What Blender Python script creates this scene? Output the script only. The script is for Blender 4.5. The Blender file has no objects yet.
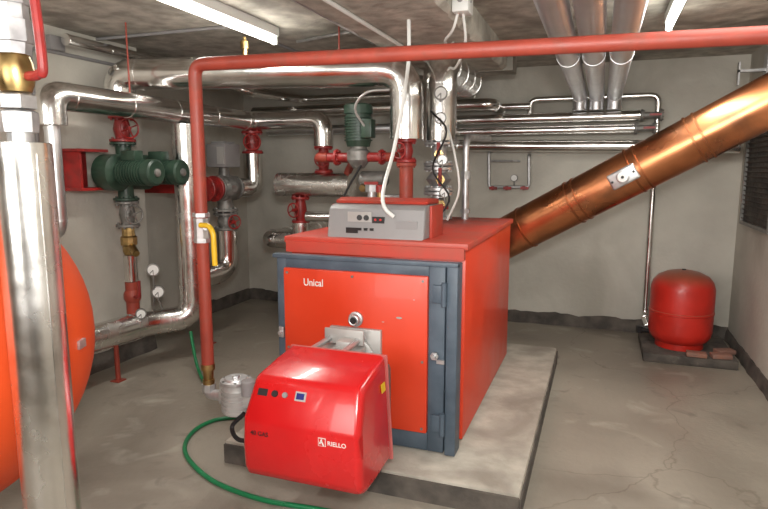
import bpy, bmesh, math, random
from mathutils import Vector, Matrix, noise
random.seed(4)
scene=bpy.context.scene
V=Vector
# ---------------------------------------------------------------- camera
F=590.0; TH=math.radians(20.1); PI_=math.radians(8.3); H=1.6
RT=V((math.cos(TH),math.sin(TH),0))
FW=V((-math.sin(TH)*math.cos(PI_),math.cos(TH)*math.cos(PI_),-math.sin(PI_)))
UP=RT.cross(FW)
cd=bpy.data.cameras.new("camera"); cam=bpy.data.objects.new("camera",cd)
scene.collection.objects.link(cam); scene.camera=cam
cam.matrix_world=Matrix(((RT.x,UP.x,-FW.x,0),(RT.y,UP.y,-FW.y,0),(RT.z,UP.z,-FW.z,H),(0,0,0,1)))
cd.sensor_width=36; cd.lens=36*F/768; cd.clip_start=.05
def S(u,v,X=None,Y=None,Z=None):
    """survey: world point on a real plane X=, Y= or Z="""
    r=FW+RT*((u-384)/F)+UP*((254.5-v)/F)
    t=X/r.x if X is not None else (Y/r.y if Y is not None else (Z-H)/r.z)
    return V((0,0,H))+r*t
try:
    scene.view_settings.view_transform='Standard'
except Exception: pass
# ---------------------------------------------------------------- materials
def mat(name,col,rough=.5,metal=0.,col2=None,var=.12,scale=6,bump=0.,bscale=60,rvar=.08,coat=0.,detail=6,lo=.35,hi=.65):
    m=bpy.data.materials.new(name); m.use_nodes=True
    nt=m.node_tree; n=nt.nodes; l=nt.links; b=n['Principled BSDF']
    tc=n.new('ShaderNodeTexCoord')
    no=n.new('ShaderNodeTexNoise'); no.inputs['Scale'].default_value=scale; no.inputs['Detail'].default_value=detail
    l.new(tc.outputs['Object'],no.inputs['Vector'])
    cr=n.new('ShaderNodeValToRGB'); cr.color_ramp.elements[0].position=lo; cr.color_ramp.elements[1].position=hi
    c2=col2 if col2 else tuple(max(0,c*(1-var*2)) for c in col)
    cr.color_ramp.elements[0].color=(*c2,1); cr.color_ramp.elements[1].color=(*col,1)
    l.new(no.outputs['Fac'],cr.inputs['Fac']); l.new(cr.outputs['Color'],b.inputs['Base Color'])
    mr=n.new('ShaderNodeMapRange'); mr.inputs['From Min'].default_value=.3; mr.inputs['From Max'].default_value=.7
    mr.inputs['To Min'].default_value=max(0.02,rough-rvar); mr.inputs['To Max'].default_value=min(1,rough+rvar)
    l.new(no.outputs['Fac'],mr.inputs['Value']); l.new(mr.outputs['Result'],b.inputs['Roughness'])
    b.inputs['Metallic'].default_value=metal
    b.inputs['Coat Weight'].default_value=coat
    if bump>0:
        n2=n.new('ShaderNodeTexNoise'); n2.inputs['Scale'].default_value=bscale; n2.inputs['Detail'].default_value=8
        l.new(tc.outputs['Object'],n2.inputs['Vector'])
        bp=n.new('ShaderNodeBump'); bp.inputs['Strength'].default_value=bump; bp.inputs['Distance'].default_value=.01
        l.new(n2.outputs['Fac'],bp.inputs['Height']); l.new(bp.outputs['Normal'],b.inputs['Normal'])
    return m
def emis(name,col,s):
    m=bpy.data.materials.new(name); m.use_nodes=True; b=m.node_tree.nodes['Principled BSDF']
    b.inputs['Base Color'].default_value=(*col,1); b.inputs['Emission Color'].default_value=(*col,1); b.inputs['Emission Strength'].default_value=s
    return m
def dusty(m,dust,lo=.3,hi=.95,amt=.75):
    nt=m.node_tree;n=nt.nodes;l=nt.links;b=n['Principled BSDF']; src=b.inputs['Base Color'].links[0].from_socket
    g=n.new('ShaderNodeNewGeometry'); sp=n.new('ShaderNodeSeparateXYZ'); l.new(g.outputs['Normal'],sp.inputs[0])
    mr=n.new('ShaderNodeMapRange'); mr.inputs['From Min'].default_value=lo; mr.inputs['From Max'].default_value=hi; mr.inputs['To Max'].default_value=amt
    l.new(sp.outputs['Z'],mr.inputs['Value'])
    mm=n.new('ShaderNodeMix'); mm.data_type='RGBA'; l.new(mr.outputs['Result'],mm.inputs['Factor']); l.new(src,mm.inputs['A']); mm.inputs['B'].default_value=(*dust,1)
    l.new(mm.outputs['Result'],b.inputs['Base Color']); return m
def blotch(m,col,scale,lo,hi,detail=8):
    """second large-scale stain layer"""
    nt=m.node_tree;n=nt.nodes;l=nt.links;b=n['Principled BSDF']; src=b.inputs['Base Color'].links[0].from_socket
    tc=n.new('ShaderNodeTexCoord'); no=n.new('ShaderNodeTexNoise'); no.inputs['Scale'].default_value=scale; no.inputs['Detail'].default_value=detail; no.inputs['Distortion'].default_value=.6
    l.new(tc.outputs['Object'],no.inputs['Vector'])
    mr=n.new('ShaderNodeMapRange'); mr.inputs['From Min'].default_value=lo; mr.inputs['From Max'].default_value=hi; l.new(no.outputs['Fac'],mr.inputs['Value'])
    mm=n.new('ShaderNodeMix'); mm.data_type='RGBA'; l.new(mr.outputs['Result'],mm.inputs['Factor']); l.new(src,mm.inputs['A']); mm.inputs['B'].default_value=(*col,1)
    l.new(mm.outputs['Result'],b.inputs['Base Color']); return m
CHROME=mat('aluminium_cladding',(.88,.87,.85),.20,1.,(.72,.71,.69),scale=5,bump=.12,bscale=8,rvar=.07)
CHROMEB=mat('bright_scuffed_cladding',(.92,.91,.89),.25,1.,(.78,.77,.75),scale=7,bump=.14,bscale=10,rvar=.08)
CHROME2=mat('smooth_aluminium',(.80,.81,.83),.36,1.,(.68,.69,.71),scale=4,bump=.03,bscale=8)
STEEL=mat('cast_steel',(.30,.29,.27),.5,.5,(.15,.145,.135),scale=14,bump=.15)
GALV=mat('galvanised_steel',(.62,.62,.62),.4,.8,(.44,.44,.45),scale=18)
OXIDE=blotch(mat('red_oxide_paint',(.35,.052,.030),.5,0,(.27,.042,.026),scale=9,bump=.12,bscale=50),(.22,.055,.035),9,.52,.72)
REDV=mat('red_valve_paint',(.34,.018,.016),.42,0,(.19,.018,.016),scale=12)
BOIL=mat('orange_red_enamel',(.68,.048,.012),.4,0,(.60,.040,.011),scale=3,coat=.1)
BOILTOP=mat('dusty_red_enamel',(.50,.05,.03),.5,0,(.34,.07,.045),scale=5,lo=.3,hi=.6)
BURN=mat('gloss_red_plastic',(.58,.010,.012),.25,0,(.51,.008,.01),scale=4,coat=.35,rvar=.05)
ORANGE=mat('orange_tank_paint',(.80,.092,.014),.55,0,(.72,.078,.013),scale=3)
TANKR=dusty(mat('red_tank_paint',(.58,.022,.012),.4,0,(.46,.018,.010),scale=5,coat=.15),(.24,.12,.07))
LAMPR=mat('red_lens',(.6,.02,.02),.3)
SLATE=mat('slate_blue_paint',(.085,.115,.15),.5,0,(.058,.082,.11),scale=10)
GREYP=mat('grey_plastic',(.26,.25,.25),.5,0,var=.05)
LGREY=mat('light_grey_metal',(.46,.45,.43),.45,.3,var=.08)
BLACK=mat('black_plastic',(.015,.015,.016),.4,0)
WHITE=mat('white_plastic',(.75,.75,.72),.4,0,var=.03)
GREEN=mat('green_pump_paint',(.030,.062,.040),.42,0,(.016,.036,.024),scale=10)
BRASS=mat('brass',(.55,.38,.16),.35,1.,(.35,.24,.10),scale=20)
YEL=mat('yellow_paint',(.8,.5,.02),.4,0)
COPPER=blotch(mat('copper_sheet',(.68,.27,.12),.30,1.,(.48,.18,.08),scale=3,bump=.05,bscale=5,rvar=.06),(.30,.14,.08),3.5,.50,.7)
COPPER2=mat('copper_band',(.46,.18,.08),.38,1.,(.33,.13,.06),scale=6)
RUBBER=mat('green_hose_rubber',(.01,.22,.08),.35,0)
CONC=blotch(mat('concrete_plinth',(.49,.455,.39),.85,0,(.36,.33,.28),scale=9,bump=.5,bscale=45,detail=12),(.27,.24,.20),2.2,.50,.70)
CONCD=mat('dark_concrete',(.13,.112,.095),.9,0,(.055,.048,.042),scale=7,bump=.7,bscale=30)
BRICK=mat('terracotta_brick',(.32,.15,.10),.85,0,(.25,.14,.11),scale=12,bump=.4)
WALL=blotch(mat('painted_plaster',(.58,.555,.49),.8,0,(.49,.465,.41),scale=2.2,bump=.45,bscale=22,detail=10,lo=.3,hi=.62),(.42,.395,.34),1.1,.50,.70)
CEIL=blotch(mat('rough_pale_concrete',(.54,.51,.45),.85,0,(.31,.29,.25),scale=8,bump=1.,bscale=14,detail=12),(.22,.205,.175),2.0,.50,.68,12)
TUBE=emis('fluorescent_tube_glow',(1,.97,.88),14)
DIAL=mat('white_dial',(.8,.8,.78),.3,0,var=.02)
GLASSB=mat('blue_screen',(.02,.03,.18),.2,0)
PINK=mat('faded_red_rim',(.55,.14,.13),.4)
def floor_mat():
    m=mat('stained_concrete_floor',(.35,.315,.26),.52,0,(.235,.208,.17),scale=1.3,bump=.3,bscale=30,detail=12,rvar=.2,lo=.3,hi=.68)
    blotch(m,(.165,.142,.115),.75,.50,.72,10); blotch(m,(.44,.41,.35),3.2,.6,.8,12); blotch(m,(.17,.15,.125),5.,.62,.78,12)
    nt=m.node_tree;n=nt.nodes;l=nt.links;b=n['Principled BSDF']
    src=b.inputs['Base Color'].links[0].from_socket
    tc=n.new('ShaderNodeTexCoord'); nz=n.new('ShaderNodeTexNoise'); nz.inputs['Scale'].default_value=2.5; nz.inputs['Detail'].default_value=9
    l.new(tc.outputs['Object'],nz.inputs['Vector'])
    mx=n.new('ShaderNodeVectorMath'); mx.operation='SCALE'; mx.inputs['Scale'].default_value=.45
    l.new(nz.outputs['Color'],mx.inputs[0])
    ad=n.new('ShaderNodeVectorMath'); ad.operation='ADD'; l.new(tc.outputs['Object'],ad.inputs[0]); l.new(mx.outputs[0],ad.inputs[1])
    vo=n.new('ShaderNodeTexVoronoi'); vo.feature='DISTANCE_TO_EDGE'; vo.inputs['Scale'].default_value=.5
    l.new(ad.outputs[0],vo.inputs['Vector'])
    cr=n.new('ShaderNodeValToRGB'); cr.color_ramp.elements[0].position=.0; cr.color_ramp.elements[1].position=.003
    cr.color_ramp.elements[0].color=(.72,.70,.68,1); cr.color_ramp.elements[1].color=(1,1,1,1)
    l.new(vo.outputs['Distance'],cr.inputs['Fac'])
    sp=n.new('ShaderNodeSeparateXYZ'); l.new(tc.outputs['Object'],sp.inputs[0])
    mk=n.new('ShaderNodeMapRange'); mk.inputs['From Min'].default_value=1.1; mk.inputs['From Max'].default_value=1.35; l.new(sp.outputs['X'],mk.inputs['Value'])
    mm=n.new('ShaderNodeMix'); mm.data_type='RGBA'; mm.blend_type='MULTIPLY'
    l.new(mk.outputs['Result'],mm.inputs['Factor'])
    l.new(src,mm.inputs['A']); l.new(cr.outputs['Color'],mm.inputs['B']); l.new(mm.outputs['Result'],b.inputs['Base Color'])
    return m
FLOOR=floor_mat()
# ---------------------------------------------------------------- mesh builder
def frame(d):
    d=d.normalized(); a=V((0,0,1)) if abs(d.z)<.9 else V((1,0,0))
    x=d.cross(a).normalized(); y=d.cross(x).normalized(); return x,y,d
class MB:
    def __init__(s): s.v=[];s.f=[];s.m=[]
    def add(s,vs,fs,m=0):
        o=len(s.v); s.v+= [V(p) for p in vs]; s.f+=[[i+o for i in f] for f in fs]; s.m+=[m]*len(fs); return s
    def lathe(s,p,d,prof,seg=24,m=0,cap=True,sq=1.,ax=None):
        p=V(p);x,y,d=frame(V(d)); vs=[];fs=[]
        if ax is not None: x=V(ax).normalized(); y=d.cross(x)
        for t,r in prof:
            for k in range(seg):
                a=2*math.pi*k/seg; vs.append(p+d*t+(x*math.cos(a)+y*math.sin(a)*sq)*r)
        for i in range(len(prof)-1):
            for k in range(seg):
                k2=(k+1)%seg; fs.append([i*seg+k,i*seg+k2,(i+1)*seg+k2,(i+1)*seg+k])
        if cap: fs.append(list(range(seg))[::-1]); fs.append([(len(prof)-1)*seg+k for k in range(seg)])
        return s.add(vs,fs,m)
    def cyl(s,a,b,r,r2=None,seg=24,m=0):
        a=V(a);b=V(b); L=(b-a).length; return s.lathe(a,b-a,[(0,r),(L,r if r2 is None else r2)],seg,m)
    def box(s,c,size,m=0,R=None,bev=0.0,bs=2):
        bm=bmesh.new(); bmesh.ops.create_cube(bm,size=1)
        for v in bm.verts: v.co=V((v.co.x*size[0],v.co.y*size[1],v.co.z*size[2]))
        if bev>0: bmesh.ops.bevel(bm,geom=bm.edges[:],offset=bev,segments=bs,affect='EDGES',profile=.5)
        c=V(c); bm.verts.index_update()
        vs=[(R@v.co if R else v.co)+c for v in bm.verts]; fs=[[v.index for v in f.verts] for f in bm.faces]; bm.free()
        return s.add(vs,fs,m)
    def bx(s,a,b,m=0,bev=0.):
        a=V(a);b=V(b); return s.box((a+b)/2,[abs(b[i]-a[i]) for i in range(3)],m,None,bev)
    def prism(s,prof,x0,x1,m=0,bev=0.,seg=4,taper=None):
        bm=bmesh.new(); A=[bm.verts.new((x0+(taper(p) if taper else 0),p[0],p[1])) for p in prof]; B=[bm.verts.new((x1-(taper(p) if taper else 0),p[0],p[1])) for p in prof]
        n=len(prof); fa=bm.faces.new(A); fb=bm.faces.new(B[::-1])
        for i in range(n): bm.faces.new((A[i],B[i],B[(i+1)%n],A[(i+1)%n]))
        bmesh.ops.recalc_face_normals(bm,faces=bm.faces[:])
        if bev>0:
            es=list(set(list(fa.edges)+list(fb.edges))); bmesh.ops.bevel(bm,geom=es,offset=bev,segments=seg,affect='EDGES',profile=.5)
        bm.verts.index_update(); vs=[v.co.copy() for v in bm.verts]; fs=[[v.index for v in f.verts] for f in bm.faces]; bm.free()
        return s.add(vs,fs,m)
    def tube(s,pts,r,fil=.1,seg=20,m=0,n=6,smooth=False,bands=0,bw=.012):
        pts=[V(p) for p in pts]
        if smooth:
            P=[pts[0]*2-pts[1]]+pts+[pts[-1]*2-pts[-2]]; path=[]
            for i in range(1,len(P)-2):
                for k in range(n):
                    t=k/n; a,b,c,d=P[i-1:i+3]
                    path.append(.5*((2*b)+(c-a)*t+(2*a-5*b+4*c-d)*t*t+(3*b-a-3*c+d)*t**3))
            path.append(pts[-1])
        else:
            path=[pts[0]]
            for i in range(1,len(pts)-1):
                p=pts[i];a=(pts[i-1]-p);b=(pts[i+1]-p)
                d=min(fil,a.length*.48,b.length*.48); A=p+a.normalized()*d;B=p+b.normalized()*d
                for k in range(n+1):
                    t=k/n; path.append(A*(1-t)**2+p*2*t*(1-t)+B*t*t)
            path.append(pts[-1])
        x,y,d=frame(path[1]-path[0]); vs=[];fs=[]
        for i,p in enumerate(path):
            t=(path[min(i+1,len(path)-1)]-path[max(i-1,0)]).normalized()
            x=(x-t*x.dot(t)).normalized(); yy=t.cross(x)
            for k in range(seg):
                a=2*math.pi*k/seg; vs.append(p+(x*math.cos(a)+yy*math.sin(a))*r)
        for i in range(len(path)-1):
            for k in range(seg):
                k2=(k+1)%seg; fs.append([i*seg+k,i*seg+k2,(i+1)*seg+k2,(i+1)*seg+k])
        fs.append(list(range(seg))[::-1]); fs.append([(len(path)-1)*seg+k for k in range(seg)])
        s.add(vs,fs,m)
        if bands:
            for i in range(len(pts)-1):
                a=pts[i];b=pts[i+1];L=(b-a).length; d=(b-a).normalized()
                s0=fil if i>0 else 0.0; s1=L-(fil if i<len(pts)-2 else 0.0)
                if s1-s0<.03: continue
                k=max(1,int(round((s1-s0)/bands)))
                for j in range(k+1):
                    t=s0+(s1-s0)*j/k
                    t=min(max(t,bw),L-bw)
                    s.lathe(a+d*(t-bw/2),d,[(0,r*.98),(0.001,r+.003),(bw-.001,r+.003),(bw,r*.98)],seg,m,cap=False)
        return s
    def ring(s,c,d,R,r,seg=28,m=0):
        x,y,d=frame(V(d)); c=V(c); vs=[];fs=[];q=8
        for i in range(seg):
            a=2*math.pi*i/seg; o=x*math.cos(a)+y*math.sin(a)
            for k in range(q):
                b=2*math.pi*k/q; vs.append(c+o*(R+r*math.cos(b))+d*(r*math.sin(b)))
        for i in range(seg):
            for k in range(q):
                i2=(i+1)%seg;k2=(k+1)%q; fs.append([i*q+k,i2*q+k,i2*q+k2,i*q+k2])
        return s.add(vs,fs,m)
    def flange(s,c,d,r,t=.02,m=0,bolts=8,mb=None):
        c=V(c);x,y,d=frame(V(d)); s.lathe(c-d*t/2,d,[(0,r*.96),(t*.15,r),(t*.85,r),(t,r*.96)],28,m)
        for i in range(bolts):
            a=2*math.pi*(i+.5)/bolts; o=c+(x*math.cos(a)+y*math.sin(a))*r*.8
            s.cyl(o-d*(t*.5+.012),o+d*(t*.5+.012),r*.1,seg=6,m=m if mb is None else mb)
        return s
    def wheel(s,c,d,R,m=0):
        c=V(c);x,y,d=frame(V(d)); s.ring(c,d,R,R*.1,m=m)
        for i in range(4):
            a=math.pi*i/2+.4; s.cyl(c,c+(x*math.cos(a)+y*math.sin(a))*R,R*.07,seg=8,m=m)
        s.cyl(c-d*.02,c+d*.012,R*.2,seg=10,m=m); return s
    def kerb(s,a,b,nrm,h=.13,t=.03,n=70,amp=.03,sd=0.):
        """rough cement fillet running along the foot of a wall"""
        a=V(a);b=V(b);nrm=V(nrm); vs=[];fs=[]
        for i in range(n+1):
            p=a.lerp(b,i/n); q=noise.noise(V((i*.23+sd,sd,0)))+.5*noise.noise(V((i*.71,sd+3,0)))
            q2=noise.noise(V((i*.31+sd,9,sd)))
            hh=h+amp*q; tt=max(.012,t+.02*q2)
            for off,z in ((0,0),(tt*1.5,0),(tt,hh*.75),(tt*.5,hh),(0,hh)): vs.append(p+nrm*off+V((0,0,z)))
        for i in range(n):
            for k in range(5):
                k2=(k+1)%5; fs.append([i*5+k,i*5+k2,(i+1)*5+k2,(i+1)*5+k])
        fs.append([0,1,2,3,4]); fs.append([n*5+k for k in range(5)])
        return s.add(vs,fs)
    def roughbeam(s,x0,x1,y0_,y1_,z0_,z1_,n=60):
        """concrete downstand running along y with chipped lower arrises"""
        vs=[];fs=[]
        for i in range(n+1):
            y=y0_+(y1_-y0_)*i/n; q=.02*noise.noise(V((i*.5,1,0)))+.012*noise.noise(V((i*1.7,4,0))); w=.02*noise.noise(V((i*.6,7,2)))+.01*noise.noise(V((i*2.1,8,1)))
            for px_,pz in ((x0,z1_),(x0+w*.4,z0_+.03+q),(x0+.03+w,z0_+q*.3),(x1-.03+w,z0_-q*.3),(x1-w*.4,z0_+.03-q),(x1,z1_)): vs.append((px_,y,pz))
        for i in range(n):
            for k in range(6):
                k2=(k+1)%6; fs.append([i*6+k,i*6+k2,(i+1)*6+k2,(i+1)*6+k])
        fs.append([0,1,2,3,4,5]); fs.append([n*6+k for k in range(6)])
        return s.add(vs,fs)
def obj(name,M,mats,base=None,parent=None,ang=35):
    me=bpy.data.meshes.new(name); base=V(base) if base is not None else V((0,0,0))
    me.from_pydata([tuple(v-base) for v in M.v],[],M.f)
    for mt in (mats if isinstance(mats,(list,tuple)) else [mats]): me.materials.append(mt)
    me.polygons.foreach_set('material_index',M.m)
    bm=bmesh.new(); bm.from_mesh(me); bmesh.ops.recalc_face_normals(bm,faces=bm.faces[:]); bm.to_mesh(me); bm.free()
    me.polygons.foreach_set('use_smooth',[True]*len(me.polygons))
    me.set_sharp_from_angle(angle=math.radians(ang)); me.update()
    o=bpy.data.objects.new(name,me); scene.collection.objects.link(o)
    if parent: o.parent=parent
    else: o.location=base
    return o
def low(M):
    xs=[v.x for v in M.v];ys=[v.y for v in M.v];zs=[v.z for v in M.v]
    return V(((min(xs)+max(xs))/2,(min(ys)+max(ys))/2,min(zs)))
def solo(name,label,cat,M,mats,group=None,ang=35):
    o=obj(name,M,mats,low(M),None,ang); o['label']=label; o['category']=cat
    if group: o['group']=group
    return o
def thing(name,label,cat,base,group=None):
    e=bpy.data.objects.new(name,None); e.empty_display_size=.1; e.location=base; scene.collection.objects.link(e)
    e['label']=label; e['category']=cat
    if group: e['group']=group
    e['_b']=list(base); return e
def part(th,name,M,mats,label=None,ang=35):
    base=V(th['_b']); o=obj(name,M,mats,base,th,ang); o['_b']=list(base)
    if label: o['label']=label
    return o
def text(th,name,s,loc,size,mt,rotz=0,tilt=90,label=None,thick=.0006,sx=1.):
    cu=bpy.data.curves.new(name,'FONT'); cu.body=s; cu.size=size; cu.extrude=thick; cu.align_x='CENTER'; cu.align_y='CENTER'; cu.offset=size*.012
    t=bpy.data.objects.new('tmp',cu); scene.collection.objects.link(t)
    me=bpy.data.meshes.new_from_object(t.evaluated_get(bpy.context.evaluated_depsgraph_get()))
    bpy.data.objects.remove(t)
    me.materials.clear(); me.materials.append(mt)
    o=bpy.data.objects.new(name,me); scene.collection.objects.link(o); o.parent=th
    o.location=V(loc)-V(th['_b']); o.rotation_euler=(math.radians(tilt),0,math.radians(rotz)); o.scale=(sx,1,1)
    if label:o['label']=label
    return o
def struct(name,M,mt):
    o=obj(name,M,mt,low(M)); o['kind']='structure'; return o
# ---------------------------------------------------------------- room
XR=1.19; YB=6.2; ZC=2.6; XL=-3.72; XL2=-4.05; YS=4.12; Y0=-2.2
struct('floor',MB().bx((XL2-.15,Y0-.1,-.1),(XR+.15,YB+.15,0)),FLOOR)
struct('ceiling',MB().bx((XL2-.15,Y0-.1,ZC),(XR+.15,YB+.15,ZC+.1)),CEIL)
struct('wall_back',MB().bx((XL2-.15,YB,0),(XR+.15,YB+.15,ZC)),WALL)
struct('wall_right',MB().bx((XR,Y0,0),(XR+.15,YB,ZC)),WALL)
struct('wall_left',MB().bx((XL2-.15,YS,0),(XL2,YB,ZC)).bx((XL2-.15,Y0,0),(XL,YS,ZC)),WALL)
struct('wall_front',MB().bx((XL2-.15,Y0-.1,0),(XR+.15,Y0,ZC)),WALL)
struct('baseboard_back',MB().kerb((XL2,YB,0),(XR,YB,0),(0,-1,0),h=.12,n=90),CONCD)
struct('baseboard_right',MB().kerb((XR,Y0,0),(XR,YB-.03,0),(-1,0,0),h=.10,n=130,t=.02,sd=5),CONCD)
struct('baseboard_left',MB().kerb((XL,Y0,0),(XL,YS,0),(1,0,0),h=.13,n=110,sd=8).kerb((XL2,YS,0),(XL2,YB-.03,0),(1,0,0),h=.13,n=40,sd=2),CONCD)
struct('trim_1',MB().roughbeam(-1.50,-.80,Y0,5.2,2.425,ZC,110),CEIL)
struct('trim_2',MB().bx((XL2,5.2,2.42),(-.75,5.45,ZC)),CEIL)
# ---------------------------------------------------------------- plinths
th=thing('boiler_plinth','low raw concrete plinth under the red boiler','plinth',(-1.08,3.75,0))
part(th,'slab',MB().bx((-1.87,2.57,0),(-.28,4.95,.125),bev=.012),CONC)
part(th,'dark_edge',MB().bx((-1.868,2.558,0),(-.282,2.571,.108)).bx((-.281,2.57,0),(-.272,4.94,.10)).bx((-1.879,2.57,0),(-1.869,4.94,.10)),CONCD,'dark concrete plinth edge')  # thin darker strips over the front and side faces of the slab
th=thing('tank_plinth','low cement slab edged with broken terracotta bricks','plinth',(.8,5.45,0))
part(th,'slab',MB().bx((.40,5.22,0),(1.10,5.95,.075),bev=.01),CONCD)
for i,(x,yy) in enumerate(((.80,5.26),(.98,5.28),(1.03,5.42))):
    part(th,'brick',MB().box((x,yy,.095),(.15,.09,.035),bev=.006,R=Matrix.Rotation(.25*i-.05,3,'Z')),BRICK)
# ---------------------------------------------------------------- boiler
BX0,BX1=-1.66,-.64
bo=thing('boiler','large orange-red steel boiler with slate blue front frame','boiler',(-1.15,3.6,.125))
part(bo,'casing',MB().bx((BX0+.03,2.93,.17),(BX1+.012,4.50,1.20),bev=.006),BOIL)
part(bo,'top_panel',MB().bx((BX0+.0,2.90,1.19),(BX1+.028,4.52,1.225),bev=.006).bx((BX0+.02,2.885,1.14),(BX1+.01,2.93,1.20)),BOILTOP,'dusty red top panel')
part(bo,'base_frame',MB().bx((BX0+.06,2.95,.125),(BX1-.03,4.42,.18)),SLATE,'slate blue base')
fr=MB()
z0,z1=.135,1.12; y0,y1=2.815,2.90
fr.bx((BX0,y0,z0),(BX0+.055,y1,z1),bev=.004).bx((BX1-.15,y0,z0),(BX1-.065,y1,z1),bev=.004)
fr.bx((BX0+.055,y0,z1-.06),(BX1-.15,y1,z1),bev=.004).bx((BX0+.055,y0,z0),(BX1-.15,y1,z0+.10),bev=.004)
fr.bx((BX1-.055,y0-.01,z0-.005),(BX1,y1+.01,z1+.01),bev=.004)
fr.bx((BX1-.065,y0+.03,z0),(BX1-.055,y1,z1))
fr.bx((BX0-.02,y0-.012,z1-.005),(BX1-.0,y0+.04,z1+.018),bev=.003)
part(bo,'front_frame',fr,SLATE,'slate blue steel frame')
dr=part(bo,'door',MB().bx((BX0+.05,2.795,z0+.10),(BX1-.15,2.83,z1-.055),bev=.008),BOIL)
for x in (BX0+.075,(BX0+BX1)/2-.05,BX1-.175):
    for z in (z0+.125,.62,z1-.08):
        if abs(z-.62)<.01 and abs(x+1.2)<.2: continue
        part(dr,'screw',MB().cyl((x,2.797,z),(x,2.790,z),.007,seg=10),STEEL)
c=S(356,319,Y=2.79)
part(dr,'peephole',MB().lathe((c.x,2.796,c.z),(0,-1,0),[(0,.04),(.015,.04),(.018,.03),(.04,.028),(.042,.02)]).ring((c.x,2.756,c.z),(0,1,0),.024,.006).lathe((c.x,2.75,c.z),(0,-1,0),[(0,.018),(.004,.016)],m=1),[GALV,BLACK],'round steel sight glass')
c=S(357,340,Y=2.79)
part(dr,'burner_plate',MB().box((c.x-.005,2.785,.60),(.29,.03,.34),bev=.004),LGREY,'pale metal burner mounting plate')
for (u_,v_,w_) in ((399,318,.035),(383,322,.015),(414,300,.012)):
    c=S(u_,v_,Y=2.794); part(dr,'paint_chip',MB().lathe((c.x,2.7945,c.z),(0,-1,0),[(0,w_*.5),(.0008,w_*.45)],7,sq=.35),LGREY)
for zz in (.30,.98):
    hx=BX1-.10
    part(bo,'hinge',MB().box((hx,2.80,zz),(.05,.02,.09),bev=.003).cyl((hx+.035,2.79,zz-.06),(hx+.035,2.79,zz+.06),.014,seg=12),SLATE)
part(bo,'clamp_bolt',MB().cyl((BX1-.11,2.82,.66),(BX1-.11,2.76,.66),.010).cyl((BX1-.11,2.80,.66),(BX1-.11,2.785,.66),.022,seg=6).box((BX1-.08,2.80,.63),(.04,.012,.02)),GALV)
part(bo,'latch',MB().cyl((BX0+.03,2.815,.70),(BX0+.03,2.77,.70),.01).box((BX0+.03,2.80,.70),(.03,.02,.06),bev=.003),GALV)
t0=S(313,283,Y=2.79)
text(bo,'lettering','Unical',(t0.x,2.7935,t0.z),.056,WHITE,label='white brand lettering',sx=.85)
CX0,CX1=-1.42,-.86
cp=part(bo,'control_panel',MB().prism([(2.955,1.225),(3.28,1.225),(3.28,1.40),(3.06,1.405),(3.01,1.398),(2.985,1.380)],CX0,CX1,bev=.012,seg=3),GREYP,'grey sloped instrument housing')
part(cp,'cover',MB().prism([(3.06,1.407),(3.30,1.40),(3.30,1.43),(3.12,1.438),(3.05,1.422)],CX0+.01,CX1-.01,bev=.010,seg=3).bx((CX0-.014,3.06,1.225),(CX0,3.30,1.40),bev=.004).bx((CX1,3.06,1.225),(CX1+.014,3.30,1.40),bev=.004),BOILTOP,'red hood over the instruments')
def onface(x,f): return V((x,2.955+.03*f,1.225+.16*f))
nrm=V((0,-.16,.03)).normalized()
for x in (-1.23,-1.19): part(cp,'knob',MB().lathe(onface(x,.68),nrm,[(-.002,.016),(.008,.015)],seg=16),BLACK)
part(cp,'display',MB().box(onface(-1.27,.25),(.07,.012,.03)),BLACK)
part(cp,'switch_panel',MB().box(onface(-1.23,.66),(.14,.006,.07)),LGREY)
part(cp,'status_strip',MB().box(onface(-1.12,.62),(.07,.01,.035)),BLACK)
for x in (-1.225,-1.19,-1.155): part(cp,'rocker_switch',MB().box(onface(x,.30),(.02,.014,.014)),BLACK)
for x in (-1.135,-1.105): part(cp,'indicator_lamp',MB().cyl(onface(x,.62),onface(x,.62)+nrm*.012,.006),LAMPR,'small red lamp')
part(cp,'rating_plate',MB().box(onface(-.96,.45),(.12,.006,.05)),GREYP)
# ---------------------------------------------------------------- burner
bu=thing('gas_burner','glossy red moulded gas burner bolted to boiler door','burner',(-1.14,2.4,.24))
prof=[(2.47,.245),(2.22,.235),(2.14,.24),(2.10,.262),(2.085,.30),(2.080,.40),(2.080,.50),(2.085,.53),(2.155,.672),(2.166,.688),(2.185,.699),(2.34,.728),(2.47,.742)]
tp=lambda p: max(0,(p[1]-.48))*.12
part(bu,'cover',MB().prism(prof,-1.430,-.862,bev=.032,seg=5,taper=tp),BURN,ang=45)
part(bu,'cover_rim',MB().prism([(2.472,.24),(2.484,.24),(2.484,.744),(2.472,.744)],-1.425,-.860,bev=.003,seg=1,taper=tp),PINK,'paler red rear rim')
part(bu,'fan_housing',MB().bx((-1.38,2.487,.29),(-.92,2.64,.66),bev=.03),STEEL)
part(bu,'blast_tube',MB().cyl((-1.20,2.60,.60),(-1.20,2.768,.60),.11,seg=32).flange((-1.20,2.755,.60),(0,1,0),.14,.02),LGREY,'pale cast flange')
part(bu,'burner_bracket',MB().bx((-1.33,2.60,.66),(-1.10,2.75,.69),bev=.01).bx((-1.22,2.62,.69),(-1.14,2.74,.74),bev=.008).bx((-1.32,2.7,.70),(-1.10,2.715,.78),bev=.006),LGREY)
for x in (-1.29,-1.13): part(bu,'slide_bar',MB().cyl((x,2.50,.725),(x,2.765,.725),.014).cyl((x,2.74,.725),(x,2.755,.725),.024,seg=6),GALV)
cc=V((0,-.142,.07)).normalized(); RX=Matrix.Rotation(-math.atan2(.07,.142),3,'X')
def onb(x,f): return V((x,2.085+.07*f,.53+.142*f))
part(bu,'control_window',MB().box(onb(-1.345,.72),(.045,.010,.03),R=RX),BLACK)
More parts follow.
